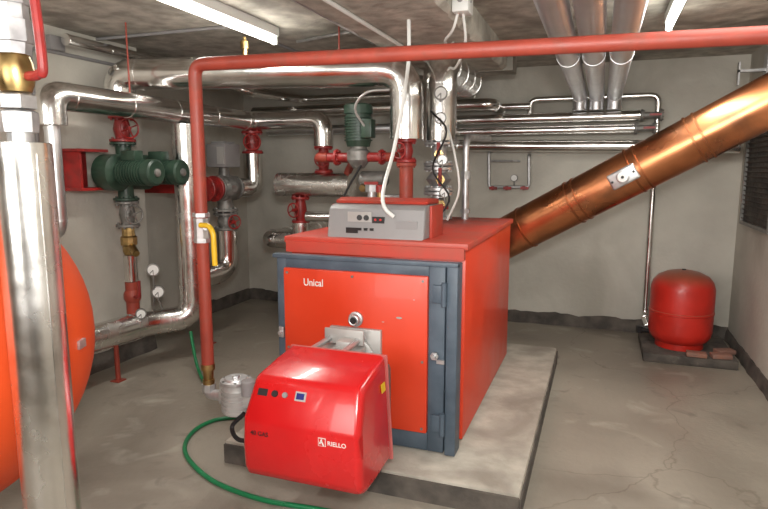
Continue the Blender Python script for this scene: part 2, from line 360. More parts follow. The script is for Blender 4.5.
part(bu,'reset_button',MB().lathe(onb(-1.285,.72),cc,[(-.01,.016),(.008,.014)]),BLACK)
part(bu,'selector_knob',MB().lathe(onb(-1.235,.72),cc,[(-.01,.013),(.008,.012)]),GREYP)
part(bu,'display',MB().box(onb(-1.16,.74),(.05,.010,.04),R=RX).box(onb(-1.16,.74)+cc*.0055,(.036,.004,.026),m=1,R=RX),[LGREY,GLASSB])
text(bu,'lettering','RIELLO',(-.968,2.0788,.475),.027,WHITE,label='white brand lettering')
part(bu,'emblem',MB().box((-1.035,2.0795,.477),(.034,.003,.036),m=1).box((-1.035,2.0782,.477),(.029,.003,.031)).box((-1.039,2.0762,.480),(.006,.003,.022),m=1,R=Matrix.Rotation(.4,3,'Y')).box((-1.031,2.0762,.473),(.006,.003,.022),m=1,R=Matrix.Rotation(-.5,3,'Y')),[TANKR,WHITE])
text(bu,'model_lettering','40 GAS',(-1.335,2.0788,.465),.028,BLACK,label='dark model lettering')
part(bu,'warning_label',MB().box((-.880,2.395,.62),(.003,.045,.04),R=Matrix.Rotation(-.12,3,'Y')),YEL)
part(bu,'foot_screw',MB().cyl((-1.38,2.3,.245),(-1.38,2.3,.225),.01),BLACK)
# ---------------------------------------------------------------- gas line
GX,GY,GZ=-1.83,2.40,2.085
gp=thing('gas_pipe','long red-brown painted gas pipe running overhead and down','pipe',(GX,GY,.6))
part(gp,'pipe_run',MB().tube([(GX,GY,.60),(GX,GY,GZ),(XR,GY,2.035)],.031,fil=.058,n=8),OXIDE)
part(gp,'shutoff_valve',MB().cyl((GX,GY,1.26),(GX,GY,1.36),.038,seg=8).cyl((GX,GY,1.365),(GX,GY,1.385),.042,seg=6).cyl((GX,GY,1.24),(GX,GY,1.26),.042,seg=6).cyl((GX+.03,GY-.02,1.32),(GX+.06,GY-.05,1.32),.014),GALV,'nickel ball valve')
part(gp,'valve_handle',MB().tube([(GX+.03,GY-.05,1.33),(GX+.085,GY-.055,1.33),(GX+.11,GY-.06,1.295),(GX+.112,GY-.06,1.14)],.013,fil=.03),YEL,'yellow lever handle')
part(gp,'reducer',MB().lathe((GX,GY,.62),(0,0,-1),[(0,.035),(.03,.035),(.031,.027),(.08,.025),(.081,.03),(.115,.03)],seg=12),BRASS)
gv=thing('gas_valve','grey cast gas solenoid valve with filter beside burner','valve',(-1.68,2.4,.38))
part(gv,'elbow',MB().tube([(GX,GY,.51),(GX,GY,.46),(GX+.10,GY,.46)],.028,fil=.04).lathe((GX,GY,.515),(0,0,-1),[(0,.035),(.04,.035)],seg=8),GALV)
rb=[(0,.055),(.01,.07)]
for i in range(5): rb+=[(.02+.024*i,.070),(.021+.024*i,.077),(.033+.024*i,.077),(.034+.024*i,.070)]
rb+=[(.142,.066),(.16,.066),(.165,.05)]
part(gv,'body',MB().cyl((-1.73,2.4,.43),(-1.73,2.4,.53),.03).lathe((-1.665,2.4,.38),(0,0,1),rb).bx((-1.75,2.36,.43),(-1.56,2.44,.50),bev=.01),LGREY)
part(gv,'cap',MB().lathe((-1.665,2.4,.545),(0,0,1),[(0,.078),(.012,.078),(.014,.06),(.024,.055)]).lathe((-1.665,2.4,.568),(0,0,1),[(0,.02),(.012,.02)],6),GALV)
for a in range(6):
    part(gv,'cap_screw',MB().cyl((-1.665+.068*math.cos(a*1.047),2.4+.068*math.sin(a*1.047),.555),(-1.665+.068*math.cos(a*1.047),2.4+.068*math.sin(a*1.047),.563),.006,seg=6),STEEL)
part(gv,'outlet_pipe',MB().tube([(-1.56,2.4,.47),(-1.44,2.4,.47)],.028).flange((-1.46,2.4,.47),(1,0,0),.05,.015,bolts=6),STEEL)
part(gv,'coil',MB().lathe((-1.575,2.37,.50),(0,0,1),[(0,.035),(.07,.035),(.075,.03)]),GREYP)
solo('flexible_conduit','black flexible cable conduit below the gas valve','conduit',MB().tube([(-1.59,2.35,.41),(-1.65,2.33,.34),(-1.58,2.29,.30),(-1.435,2.30,.33)],.011,smooth=True,seg=10),BLACK)
# ---------------------------------------------------------------- copper flue
A=S(515,233,Y=4.8); B=S(760,106,Y=4.45); d=(B-A).normalized()
E=B+d*((XR-.10-B.x)/d.x)
C0=A-d*((A.x+1.12)/d.x)
fl=thing('copper_flue','shiny copper flue pipe rising from boiler back to wall','flue',(C0.x,C0.y,.9))
part(fl,'duct',MB().tube([(C0.x,4.525,C0.z),C0,E],.165,fil=.2,seg=48,n=10),COPPER)
for k in (.10,.52,.58,1.0,1.06,1.42,1.48):
    part(fl,'joint_band',MB().lathe(A+d*k,d,[(0,.165),(.002,.172),(.014,.172),(.016,.165)],48,cap=False),COPPER2)
q=S(625,178,Y=4.5); k=(q-A).dot(d)
n2=(V((0,0,H))-q); n2=(n2-d*n2.dot(d)).normalized(); q=A+d*k+n2*.158
R3=Matrix((d,n2.cross(d),n2)).transposed()
hM=MB().box(q,(.20,.115,.03),R=R3,bev=.014,bs=3).lathe(q+n2*.012,n2,[(0,.045),(.012,.045),(.016,.036)]).lathe(q+n2*.024,n2,[(0,.033),(.006,.033)],m=2).lathe(q+n2*.028,n2,[(0,.010),(.01,.010)],m=1)
for s_ in (-1,1): hM.lathe(q+d*.078*s_+n2*.012,n2,[(0,.009),(.010,.009)],8,m=1)
part(fl,'inspection_hatch',hM,[GALV,BLACK,DIAL],'steel inspection plate with small dial')
bpnt=S(752,72,X=XR-.10)
solo('flue_bracket','galvanised angle bracket fixed above the copper flue','bracket',MB().bx((XR-.20,bpnt.y-.03,bpnt.z),(XR,bpnt.y+.03,bpnt.z+.02)).bx((XR-.012,bpnt.y-.05,bpnt.z-.07),(XR,bpnt.y+.05,bpnt.z+.14)).bx((XR-.20,bpnt.y-.03,bpnt.z-.10),(XR-.188,bpnt.y+.03,bpnt.z+.08)),GALV)
# ---------------------------------------------------------------- red expansion tank
tx,ty=.70,5.55; tb=.076
et=thing('expansion_tank','round red steel expansion tank on low slab','expansion tank',(tx,ty,tb))
R=.252
pr=[(0,.06),(.0,.16),(.03,.21),(.07,.24),(.12,R),(.27,R),(.275,R+.005),(.29,R+.005),(.295,R),(.48,R),(.54,.235),(.585,.20),(.62,.13),(.635,.06),(.637,.01)]
part(et,'vessel',MB().lathe((tx,ty,tb+.03),(0,0,1),pr,40),TANKR)
part(et,'foot_ring',MB().cyl((tx,ty,tb),(tx,ty,tb+.05),.19,seg=32),TANKR)
part(et,'air_valve_cap',MB().cyl((tx,ty,tb+.66),(tx,ty,tb+.675),.016),BLACK)
part(et,'inlet_valve',MB().cyl((tx-.23,ty+.05,.17),(tx-.31,ty+.08,.17),.02).cyl((tx-.31,ty+.08,.14),(tx-.31,ty+.08,.20),.03,seg=8),BLACK)
# ---------------------------------------------------------------- insulated pipes
def ipipe(pts,r,label='shiny aluminium-clad insulated heating pipe',fil=.14,bands=.45,mt=CHROME,n=6,name='insulated_pipe',group=None):
    return solo(name,label,'pipe',MB().tube(pts,r,fil=fil,seg=24,bands=bands,n=n),mt,group)
PX,PY=-3.45,3.62
ipipe([(-1.28,3.95,1.80),(-1.28,3.95,2.265),(PX,PY,2.30),(PX,PY,2.0)],.115,'thick aluminium-clad duct pipe crossing above the boiler',fil=.19,bands=.5)
ipipe([(-3.15,2.74,1.86),(-3.15,2.74,2.04),(-3.15,4.95,2.04),(-2.4,4.95,2.04),(-2.4,4.95,1.80)],.088,'aluminium-clad header pipe along the side wall',fil=.14,bands=.5)
ipipe([(-3.15,2.74,1.855),(-3.15,2.74,1.2),(XL,2.74,1.2)],.045,'slim aluminium-clad pipe dropping down the wall',bands=.6,mt=CHROME2,fil=.08)
ipipe([(-3.38,2.0,.43),(-3.38,3.68,.37),(-3.15,3.97,.37),(-3.15,3.97,1.95)],.10,'aluminium-clad return pipe low along the wall',fil=.17,bands=.4,mt=CHROMEB)
ipipe([(-3.6,5.7,2.2),(-1.0,5.7,2.2),(-1.0,6.19,2.2)],.055,'slim aluminium-clad pipe behind the header',fil=.1)
ipipe([(-3.6,3.3,2.50),(-3.6,5.0,2.50),(-3.3,5.1,2.34),(-3.1,5.9,2.34),(-1.3,5.9,2.34),(-1.3,6.18,2.34)],.04,'slim aluminium-clad pipe close under the ceiling',fil=.1)
ipipe([(-3.6,6.0,2.02),(-1.5,6.0,2.02),(-1.5,6.19,2.02)],.05,'slim aluminium-clad pipe on far wall',fil=.1,mt=CHROME2)
X_=lambda u,v,Y: S(u,v,Y=Y).x
xl=X_(452,120,6.0)
ipipe([(xl-.1,5.3,2.20),(xl-.1,6.02,2.20),(X_(530,107,6.02),6.02,2.20)],.035,fil=.08,group='pipes on the far wall')
ipipe([(xl-.06,5.3,2.08),(xl-.06,6.0,2.08),(X_(640,118,6.0),6.0,2.08)],.05,fil=.08,group='pipes on the far wall')
ipipe([(xl-.02,5.3,1.965),(xl-.02,6.0,1.965),(X_(634,130,6.0),6.0,1.965)],.045,fil=.08,group='pipes on the far wall')
ipipe([(xl+.02,5.3,1.83),(xl+.02,6.0,1.83),(1.12,6.0,1.79)],.058,fil=.08,group='pipes on the far wall')
for (u0,v0,z) in ((646,118,2.08),(640,130,1.965)):
    x0=X_(u0-6,v0,6.0)+.004
    pv=thing('isolation_valve','small cast shut-off valve with red handle on wall pipe','valve',(x0,6.0,z),group='wall pipe valves')
    part(pv,'body',MB().flange((x0+.012,6.0,z),(1,0,0),.055,.02).cyl((x0+.02,6,z),(x0+.16,6,z),.03).flange((x0+.17,6,z),(1,0,0),.055,.02).cyl((x0+.09,6,z),(x0+.09,5.93,z),.015),STEEL)
    part(pv,'handle',MB().box((x0+.12,5.92,z),(.10,.012,.02)),REDV)
for i,x in enumerate((-.225,-.08,.075)):
    zz=2.27
    ipipe([(x,Y0+.02,zz),(x,5.94,zz),(x,5.94,2.135)],.065,'smooth aluminium-clad duct pipe running under the ceiling',fil=.09,bands=2.1,mt=CHROME2,group='ceiling duct pipes')
xa=-.70
ipipe([(xa,6.13,2.12),(xa,6.13,2.27),(.46,6.13,2.27),(.46,6.13,.17),(.46,5.70,.17),],.030,'thin aluminium-clad pipe feeding the expansion tank',fil=.08,bands=.7)
mn=thing('gauge_manifold','small steel pipe manifold with gauge and red taps','manifold',S(508,190,Y=6.1))
MY=6.10
p1=S(489,152,Y=MY);p2=S(489,187,Y=MY);p3=S(529,187,Y=MY);p4=S(529,155,Y=MY)
part(mn,'pipe_loop',MB().tube([p1+V((0,.1,0)),p1,p2,p3,p4,p4+V((0,.1,0))],.016,fil=.03,seg=12).cyl(S(489,161,Y=MY),S(520,161,Y=MY),.012,seg=10),GALV)
g=S(514,178,Y=MY-.03)
part(mn,'pressure_gauge',MB().lathe((g.x,MY,g.z),(0,-1,0),[(0,.036),(.03,.036)]).lathe((g.x,MY-.031,g.z),(0,-1,0),[(0,.03),(.002,.03)],m=1).cyl((g.x,MY,g.z),(g.x,MY,g.z-.1),.008,seg=8),[STEEL,DIAL],'round white-faced gauge')
for uu in (493,507,524):
    h=S(uu,188,Y=MY)
    part(mn,'tap_handle',MB().cyl((h.x,MY,h.z),(h.x,MY-.04,h.z),.022,seg=10).box((h.x+.01,MY-.045,h.z),(.08,.012,.028)),REDV)
# ---------------------------------------------------------------- near stack
nx,ny=-1.54,1.235
ns=thing('riser_pipe','bright aluminium-clad vertical pipe with brass and steel fittings','pipe',(nx,ny,0))
part(ns,'cladding',MB().cyl((nx,ny,.0),(nx,ny,1.67),.078,seg=48).lathe((nx,ny,1.67),(0,0,1),[(0,.078),(.002,.07),(.004,.04)],48).box((nx+.076,ny-.012,.84),(.006,.012,1.6)),CHROMEB)
part(ns,'union',MB().cyl((nx,ny,1.66),(nx,ny,1.72),.034).lathe((nx,ny,1.70),(0,0,1),[(0,.047),(.03,.05),(.055,.05),(.06,.04)],8).lathe((nx,ny,1.765),(0,0,1),[(0,.05),(.035,.05),(.04,.04)],6),GALV)
part(ns,'ball_valve',MB().lathe((nx,ny,1.81),(0,0,1),[(0,.038),(.02,.046),(.05,.05),(.08,.046),(.10,.038)],20),BRASS,'brass ball valve body')
part(ns,'upper_union',MB().lathe((nx,ny,1.91),(0,0,1),[(0,.044),(.03,.048),(.032,.054),(.09,.054),(.092,.046),(.13,.046),(.132,.052),(.16,.052)],8).cyl((nx,ny,2.07),(nx,ny,ZC),.045),GALV)
part(ns,'lever',MB().tube([(nx+.05,ny,1.85),(nx+.10,ny-.01,1.852),(nx+.122,ny-.015,1.89),(nx+.10,ny-.015,2.20)],.013,smooth=True,seg=10).cyl((nx+.03,ny,1.85),(nx+.07,ny,1.85),.012),REDV,'red lever handle')
ox,oy,oz=-2.345,1.30,.97
ot=thing('buffer_tank','big domed orange pressure vessel standing on legs','tank',(ox,oy,0))
Rr=.655; pr=[(Rr*math.sin(a*math.pi/32)*.98 ,max(.001,Rr*math.cos(a*math.pi/32))) for a in range(-16,17)]
part(ot,'shell',MB().lathe((ox,oy,oz),(0,0,1),pr,64),ORANGE)
part(ot,'nameplate',MB().box((ox+.60,oy+.27,oz+.0),(.012,.05,.03),R=Matrix.Rotation(.42,3,'Z')),GALV)
for a in (.6,2.2,3.7,5.3):
    part(ot,'leg',MB().cyl((ox+.42*math.cos(a),oy+.42*math.sin(a),0),(ox+.42*math.cos(a),oy+.42*math.sin(a),.52),.03),ORANGE)
# ---------------------------------------------------------------- pumps & valves
def ribmotor(M,p,d,r,L,m=0):
    prof=[(0,r*.8)];k=9
    for i in range(k):
        t=.04+(L-.12)*i/k; w=(L-.12)/k
        prof+=[(t,r*.9),(t+.001,r),(t+w*.45,r),(t+w*.46,r*.9)]
    prof+=[(L-.07,r*.9),(L-.069,r*1.03),(L-.01,r*1.0),(L,r*.85)]
    return M.lathe(p,d,prof,28,m)
def valve_v(x,y,z0,z1,r,label,wdir=(1,-.4,0),group=None,mt=REDV):
    v=thing('gate_valve',label,'valve',(x,y,z0),group)
    zm=(z0+z1)/2; t=.022
    part(v,'body',MB().flange((x,y,z0+t/2),(0,0,1),r,t).flange((x,y,z1-t/2),(0,0,1),r,t).lathe((x,y,z0+t),(0,0,1),[(0,r*.5),((z1-z0)/2-t,r*.68),(z1-z0-2*t,r*.5)]).cyl((x,y,zm),V((x,y,zm))+V(wdir).normalized()*r*1.2,r*.2),mt)
    c=V((x,y,zm))+V(wdir).normalized()*r*1.25
    part(v,'handwheel',MB().wheel(c,wdir,r*.75),mt)
    return v
x,y=PX,PY
valve_v(x,y,1.80,1.995,.095,'red gate valve with bolted flanges above twin pump')
p=thing('circulation_pump','dark green twin circulation pump on vertical pipe','pump',(x,y,1.35))
part(p,'pump_body',MB().lathe((x,y,1.62),(0,0,1),[(0,.06),(.1,.055),(.17,.06)]).flange((x,y,1.788),(0,0,1),.095,.02).lathe((x,y,1.36),(0,0,1),[(0,.06),(.12,.055),(.2,.06)]).flange((x,y,1.365),(0,0,1),.095,.02)
   .lathe((x,y-.14,1.57),(1,0,0),[(-.08,.10),(-.05,.135),(.08,.135),(.10,.09)],28).lathe((x,y+.14,1.57),(1,0,0),[(-.08,.10),(-.05,.135),(.08,.135),(.10,.09)],28).bx((x-.06,y-.15,1.5),(x+.06,y+.15,1.66),bev=.02),GREEN,'dark green cast pump casing')
for yy in (-.14,.14):
    part(p,'motor',ribmotor(MB(),(x+.09,y+yy,1.57),(1,0,0),.095,.34),GREEN,'ribbed dark green motor')
    part(p,'terminal_box',MB().bx((x+.14,y+yy-.04,1.655),(x+.27,y+yy+.05,1.73),bev=.008),GREEN)
    part(p,'end_cap',MB().lathe((x+.43,y+yy,1.57),(1,0,0),[(0,.03),(.012,.028),(.02,.012)]),STEEL)
solo('wall_bracket','red painted steel bracket plate fixed to wall','bracket',MB().bx((XL,3.22,1.44),(XL+.02,3.50,1.74)).bx((XL,3.26,1.46),(PX-.06,3.28,1.72)).bx((XL+.02,3.22,1.44),(PX-.03,3.50,1.46)).bx((XL+.02,3.22,1.72),(PX-.03,3.50,1.74)),REDV)
valve_v(x,y,1.15,1.35,.09,'grey check valve flanged beneath twin pump',mt=STEEL)
b=thing('brass_filter','brass union and strainer on vertical pipe','strainer',(x,y,.88))
part(b,'body',MB().lathe((x,y,.93),(0,0,1),[(0,.04),(.03,.05),(.07,.05),(.08,.062),(.14,.062),(.15,.05),(.215,.045)],10),BRASS)
part(b,'side_plug',MB().cyl((x+.04,y-.02,1.0),(x+.12,y-.06,.95),.028,seg=10),BRASS)
ipipe([(x,y,.925),(x,y,.72)],.05,'short aluminium-clad pipe stub',bands=0)
v=thing('ball_valve','red ball valve with lever on vertical pipe','valve',(x,y,.46))
part(v,'body',MB().cyl((x,y,.46),(x,y,.715),.05).lathe((x,y,.55),(0,0,1),[(0,.05),(.03,.065),(.07,.065),(.10,.05)]),OXIDE)
part(v,'lever',MB().tube([(x+.05,y-.03,.60),(x+.12,y-.06,.62),(x+.13,y-.06,.74)],.012,smooth=True),REDV)
solo('pipe_support','red painted steel post propping low pipe','pipe support',MB().cyl((-3.38,3.35,0),(-3.38,3.35,.285),.018).bx((-3.42,3.31,0),(-3.34,3.39,.008)),OXIDE)
def gauge(p,label='round white-faced pressure gauge on thin siphon pipe',r=.05,stem=.12,ring=None):
    t=thing('pressure_gauge',label,'gauge',p-V((0,0,stem)))
    dd=(V((0,0,H))-p); dd.z=0; dd.normalize()
    M=MB().lathe(p,dd,[(-.03,r),(.005,r),(.006,r*.9)],28).cyl(p,p-V((0,0,stem)),.008,seg=8)
    if ring is not None: M.cyl(p-V((0,0,stem)),ring,.008,seg=8)
    part(t,'case',M,STEEL)
    part(t,'dial',MB().lathe(p+dd*.006,dd,[(0,r*.8),(.001,r*.8)],28),DIAL)
    x,y,_=frame(dd); part(t,'needle',MB().cyl(p+dd*.009,p+dd*.009+(x+y)*r*.5,.003,seg=6),BLACK)
gauge(S(153,270,X=-3.25),ring=V((-3.36,3.75,.50))); gauge(S(158,292,X=-3.25),stem=.06,ring=V((-3.30,3.78,.47))); gauge(S(141,314,X=-3.3),r=.04,stem=.05,ring=V((-3.38,3.5,.48)))
# pump 2 group
DY=.40
vx,vy=-3.15,4.95
valve_v(vx,vy,1.74,1.95,.10,'red gate valve with handwheel under header pipe',wdir=(.6,-1,0))
ipipe([(vx,vy,1.74),(vx,vy,1.42),(-3.23,4.80,1.42)],.09,'aluminium-clad elbow pipe beneath gate valve',fil=.2,bands=.3)
p=thing('mixing_valve','grey cast mixing valve with square actuator box','valve',(-3.25,4.35+DY,1.2))
X2,Y2=-3.25,4.22+DY
part(p,'body',MB().lathe((X2,Y2+.14,1.42),(0,-1,0),[(0,.08),(.05,.12),(.22,.12),(.26,.08)]).lathe((X2,Y2,1.42),(0,0,-1),[(0,.08),(.12,.07),(.21,.08)]).lathe((X2,Y2,1.42),(0,0,1),[(0,.06),(.2,.045)]).flange((X2,Y2,1.22),(0,0,1),.115,.025).flange((X2,Y2-.13,1.42),(0,1,0),.115,.022).flange((X2,Y2+.14,1.42),(0,1,0),.115,.022)
     .lathe((X2,Y2,1.42),(1,-.5,0),[(0,.07),(.14,.07),(.15,.055),(.18,.03)]),STEEL)
part(p,'actuator',MB().bx((X2-.10,Y2-.12,1.61),(X2+.10,Y2+.12,1.82),bev=.012).bx((X2-.07,Y2-.08,1.82),(X2+.07,Y2+.08,1.84)).cyl((X2,Y2,1.60),(X2,Y2,1.62),.03),GREYP,'grey actuator box')
part(p,'actuator_cover',MB().bx((X2+.02,Y2-.128,1.64),(X2+.09,Y2-.12,1.79)),LGREY)
part(p,'red_flange',MB().flange((X2,Y2-.165,1.42),(0,1,0),.115,.025).cyl((X2,Y2-.17,1.42),(X2,Y2-.30,1.42),.07).flange((X2,Y2-.29,1.42),(0,1,0),.11,.025),REDV)
solo('wall_bracket','red painted bracket tying valve to wall','bracket',MB().bx((XL2,Y2-.32,1.38),(X2-.10,Y2-.29,1.46)),REDV)
p2_=thing('circulation_pump','small grey circulation pump below mixing valve','pump',(X2,Y2,1.0))
part(p2_,'body',MB().flange((X2,Y2,1.185),(0,0,1),.11,.022).lathe((X2,Y2,1.175),(0,0,-1),[(0,.06),(.06,.08),(.13,.06)]).flange((X2,Y2,1.05),(0,0,1),.11,.022),STEEL)
part(p2_,'handwheel',MB().cyl((X2+.05,Y2-.03,1.12),(X2+.14,Y2-.08,1.12),.018).wheel((X2+.15,Y2-.085,1.12),(1,-.5,0),.06),REDV)
ipipe([(X2,Y2,1.035),(X2,Y2,.66),(X2-.1,Y2-.45,.62)],.10,'aluminium-clad elbow pipe below small pump',fil=.16,bands=.3)
solo('pipe_support','red painted thin steel post on floor','pipe support',MB().cyl((-3.32,4.40,0),(-3.32,4.40,.53),.016).bx((-3.36,4.36,0),(-3.28,4.44,.008)),OXIDE)
# group 3
x,y=-2.4,4.95
valve_v(x,y,1.56,1.80,.085,'red gate valve beneath pipe elbow',wdir=(.3,-1,0))
ipipe([(-2.84,4.9,1.45),(-2.10,4.9,1.45)],.11,'horizontal aluminium-clad pipe with flat capped ends',bands=.37,mt=CHROMEB)
valve_v(-2.62,4.9,1.10,1.34,.085,'red flanged valve under horizontal pipe',wdir=(-.2,-1,0))
ipipe([(-2.62,4.9,1.10),(-2.62,4.9,.93),(-2.98,4.9,.93),(-2.98,6.2,.93)],.08,'aluminium-clad elbow pipe beside boiler',fil=.1,bands=.3,mt=CHROMEB)
ipipe([(-2.50,4.78,1.17),(-1.75,4.9,1.17),(-1.75,6.2,1.17)],.045,'aluminium-clad pipe passing behind boiler',fil=.1,bands=.4)
# group 4: over the boiler
x,y=-1.28,3.95; PZ=.18
valve_v(x,y,1.64,1.80,.07,'red flanged valve below thick aluminium duct',wdir=(-.3,-1,0))
solo('flow_pipe','short red painted steel pipe rising from boiler top','pipe',MB().cyl((x,y,1.225),(x,y,1.615),.048).flange((x,y,1.237),(0,0,1),.09,.022).flange((x,y,1.627),(0,0,1),.07,.022),OXIDE)
px,py=-1.66,4.0
p=thing('circulation_pump','dark green circulation pump on red pipe above boiler','pump',(px,py,1.5))
part(p,'pump_body',MB().lathe((px,py,1.46+PZ),(0,0,1),[(-.04,.04),(0,.07),(.02,.085),(.08,.085),(.10,.06),(.115,.06)]),STEEL,'grey cast pump casing')
part(p,'pipe_stub',MB().cyl((px-.07,py,1.50+PZ),(px-.24,py,1.50+PZ),.034).flange((px-.17,py,1.50+PZ),(1,0,0),.06,.02),REDV,'red flanged pipe stub')
part(p,'pipe_stub',MB().cyl((px+.07,py,1.50+PZ),(px+.22,py,1.50+PZ),.034).flange((px+.18,py,1.5+PZ),(1,0,0),.055,.02),REDV,'red flanged pipe stub')
part(p,'motor',ribmotor(MB(),(px,py,1.575+PZ),(0,0,1),.102,.30),GREEN,'ribbed green motor')
part(p,'terminal_box',MB().bx((px+.07,py-.13,1.63+PZ),(px+.15,py-.04,1.76+PZ),bev=.008),GREEN)
solo('return_pipe','red painted pipe bend beside the pump','pipe',MB().tube([(px-.245,py,1.50+PZ),(px-.33,py,1.50+PZ),(px-.33,py+.7,1.50+PZ),(px-.48,py+.90,1.565)],.034,fil=.08),OXIDE)
solo('branch_pipe','red painted pipe joining pump to riser','pipe',MB().tube([(px+.225,py,1.50+PZ),(-1.36,3.965,1.50+PZ)],.033),OXIDE)
pb=thing('drain_manifold','grey cast fittings and elbows on boiler top','fitting',(-1.62,3.85,1.225))
part(pb,'body',MB().tube([(-1.72,3.85,1.225),(-1.72,3.85,1.36),(-1.50,3.85,1.36),(-1.50,3.85,1.50)],.030,fil=.05,seg=12).lathe((-1.64,3.85,1.36),(1,0,0),[(0,.045),(.06,.045)],6).lathe((-1.50,3.85,1.44),(0,0,1),[(0,.045),(.06,.045)],6),GALV)
part(pb,'tap_lever',MB().box((-1.48,3.79,1.50),(.10,.012,.02)),REDV)
part(pb,'union_nut',MB().lathe((-1.72,3.85,1.25),(0,0,1),[(0,.045),(.05,.045)],6),BRASS)
df=thing('dirt_separator','dark steel cylinder with brass tap above boiler','separator',(-1.58,4.1,1.4))
part(df,'body',MB().lathe((-1.70,4.12,1.52),(1,0,0),[(0,.04),(.02,.06),(.20,.06),(.22,.04)]).cyl((-1.54,4.12,1.225),(-1.54,4.12,1.47),.02),STEEL)
part(df,'tap',MB().cyl((-1.62,4.08,1.49),(-1.62,3.98,1.46),.018).lathe((-1.62,4.0,1.465),(0,-1,-.3),[(0,.028),(.03,.028)],6),BRASS)
cs=thing('control_sensor','black sensor housing with cables on boiler top','sensor',(-1.45,3.55,1.225))
part(cs,'body',MB().bx((-1.50,3.50,1.225),(-1.40,3.62,1.30),bev=.01),BLACK)
part(cs,'stem',MB().cyl((-1.45,3.56,1.30),(-1.45,3.56,1.36),.012),BRASS)
x,y=-1.135,4.28
ipipe([(x,y,1.80),(x,y,2.34),(x,5.2,2.34)],.125,'thick vertical aluminium-clad riser with dial gauge',bands=.3,fil=.14)
st=thing('valve_stack','stack of steel flanges, valves and gauges on riser','valve',(x,y,1.225))
part(st,'body',MB().cyl((x,y,1.225),(x,y,1.795),.055).flange((x,y,1.237),(0,0,1),.105,.022).flange((x,y,1.42),(0,0,1),.11,.024).flange((x,y,1.45),(0,0,1),.11,.024).lathe((x,y,1.47),(0,0,1),[(0,.055),(.05,.095),(.1,.055)]).flange((x,y,1.60),(0,0,1),.11,.024).flange((x,y,1.63),(0,0,1),.11,.024).flange((x,y,1.78),(0,0,1),.11,.022),GALV)
for (a_,b_) in (((x,y,1.52),(x+.05,y-.14,1.52)),((x,y,1.70),(x+.03,y-.12,1.70)),((x,y,1.34),(x+.05,y-.12,1.34))):
    part(st,'side_valve',MB().cyl(a_,b_,.024).lathe(b_,V(b_)-V(a_),[(-.03,.034),(0,.034)],6),BRASS)
part(st,'handle',MB().box((x+.05,y-.15,1.54),(.024,.012,.13)),REDV); part(st,'handle',MB().box((x+.03,y-.13,1.73),(.024,.012,.11)),REDV); part(st,'handle',MB().box((x+.05,y-.13,1.32),(.12,.012,.024)),REDV)
for (gx,gy,gz,gr) in ((x+.05,y-.16,2.12,.048),(x+.05,y-.16,1.95,.042),(x+.07,y-.17,1.66,.040),(x+.09,y-.17,1.43,.038)):
    gauge(V((gx,gy,gz)),'round white-faced thermometer dial clipped on riser',r=gr,stem=.05,ring=V((x+.02,y-.06,gz-.05)))
for k,(dx,dy,r) in enumerate(((-.09,.20,.02),(.19,.06,.026))):
    solo('small_pipe','thin galvanised vertical pipe beside riser','pipe',MB().tube([(x+dx,y+dy,1.225),(x+dx,y+dy,1.80+.03*k),(x+dx,5.25,1.83+.03*k)],r,fil=.08,seg=12).lathe((x+dx,y+dy,1.45+.07*k),(0,0,1),[(0,r+.012),(.06,r+.012)],6).lathe((x+dx,y+dy,1.27),(0,0,1),[(0,r+.012),(.03,r+.012)],6),[GALV])
solo('small_pipe','thin galvanised pipe bending over boiler top','pipe',MB().tube([(-1.66,4.35,1.225),(-1.66,4.35,1.38),(-1.42,4.35,1.38),(-1.42,4.35,1.95),(-1.42,5.2,1.98)],.02,fil=.05,seg=12),[GALV])
sv=thing('safety_valve','small brass safety valve with red cap','valve',(-1.40,3.75,1.225))
part(sv,'body',MB().cyl((-1.40,3.75,1.225),(-1.40,3.75,1.44),.022).cyl((-1.40,3.75,1.38),(-1.33,3.72,1.38),.02),BRASS)
part(sv,'cap',MB().lathe((-1.40,3.75,1.44),(0,0,1),[(0,.03),(.04,.028),(.05,.018)],12),REDV)
bp=V((S(240,48,Y=3.72).x,3.78,2.398))
av=thing('air_vent','small brass automatic air vent on top of duct','air vent',bp)
part(av,'body',MB().cyl(bp,bp+V((0,0,.05)),.02).lathe(bp+V((0,0,.05)),(0,0,1),[(0,.03),(.05,.03),(.06,.012),(.08,.012)]),BRASS)
# ---------------------------------------------------------------- cables
def cable(pts,r,label,mt=WHITE,name='cable',cat='cable'):
    return solo(name,label,cat,MB().tube(pts,r,smooth=True,seg=8,n=6),mt)
cable([(-1.06,3.3,2.43),(-1.06,3.3,2.2),(-1.09,3.28,1.95),(-1.12,3.22,1.70),(-1.12,3.08,1.53),(-1.10,2.985,1.44),(-1.07,2.950,1.385),(-1.03,2.965,1.345)],.011,'white cable hanging from ceiling onto control panel front')
cable([(px+.11,3.9,1.86),(-1.60,3.80,2.0),(-1.50,3.76,2.10),(-1.36,3.82,2.12)],.009,'thin grey cable looping off the pump',mt=LGREY)
cable([(x+.09,4.16,1.9),(x+.17,4.06,1.7),(x+.21,4.04,1.45),(x+.13,4.04,1.24)],.008,'thin white sensor cable at riser')
cable([(x-.02,4.12,2.0),(x+.12,4.02,1.85),(x+.02,4.04,1.6),(x+.14,4.05,1.4),(x+.05,4.04,1.235)],.007,'thin black sensor cable at riser',mt=BLACK)
cable([(-1.50,3.56,1.27),(-1.58,3.6,1.34),(-1.66,3.75,1.42),(-1.60,3.9,1.62)],.008,'black cable from sensor housing to pump',mt=BLACK)
solo('electrical_conduit','thin grey conduit along beam and ceiling','conduit',MB().tube([(-1.53,2.2,2.46),(-1.53,4.0,2.46),(-1.54,4.05,2.585),(-2.3,4.3,2.585)],.012,fil=.06,seg=10),GALV)
solo('electrical_conduit','white plastic conduit fixed under beam','conduit',MB().tube([(-1.30,1.8,2.41),(-1.30,4.6,2.41)],.012,seg=10),WHITE)
jy=3.30
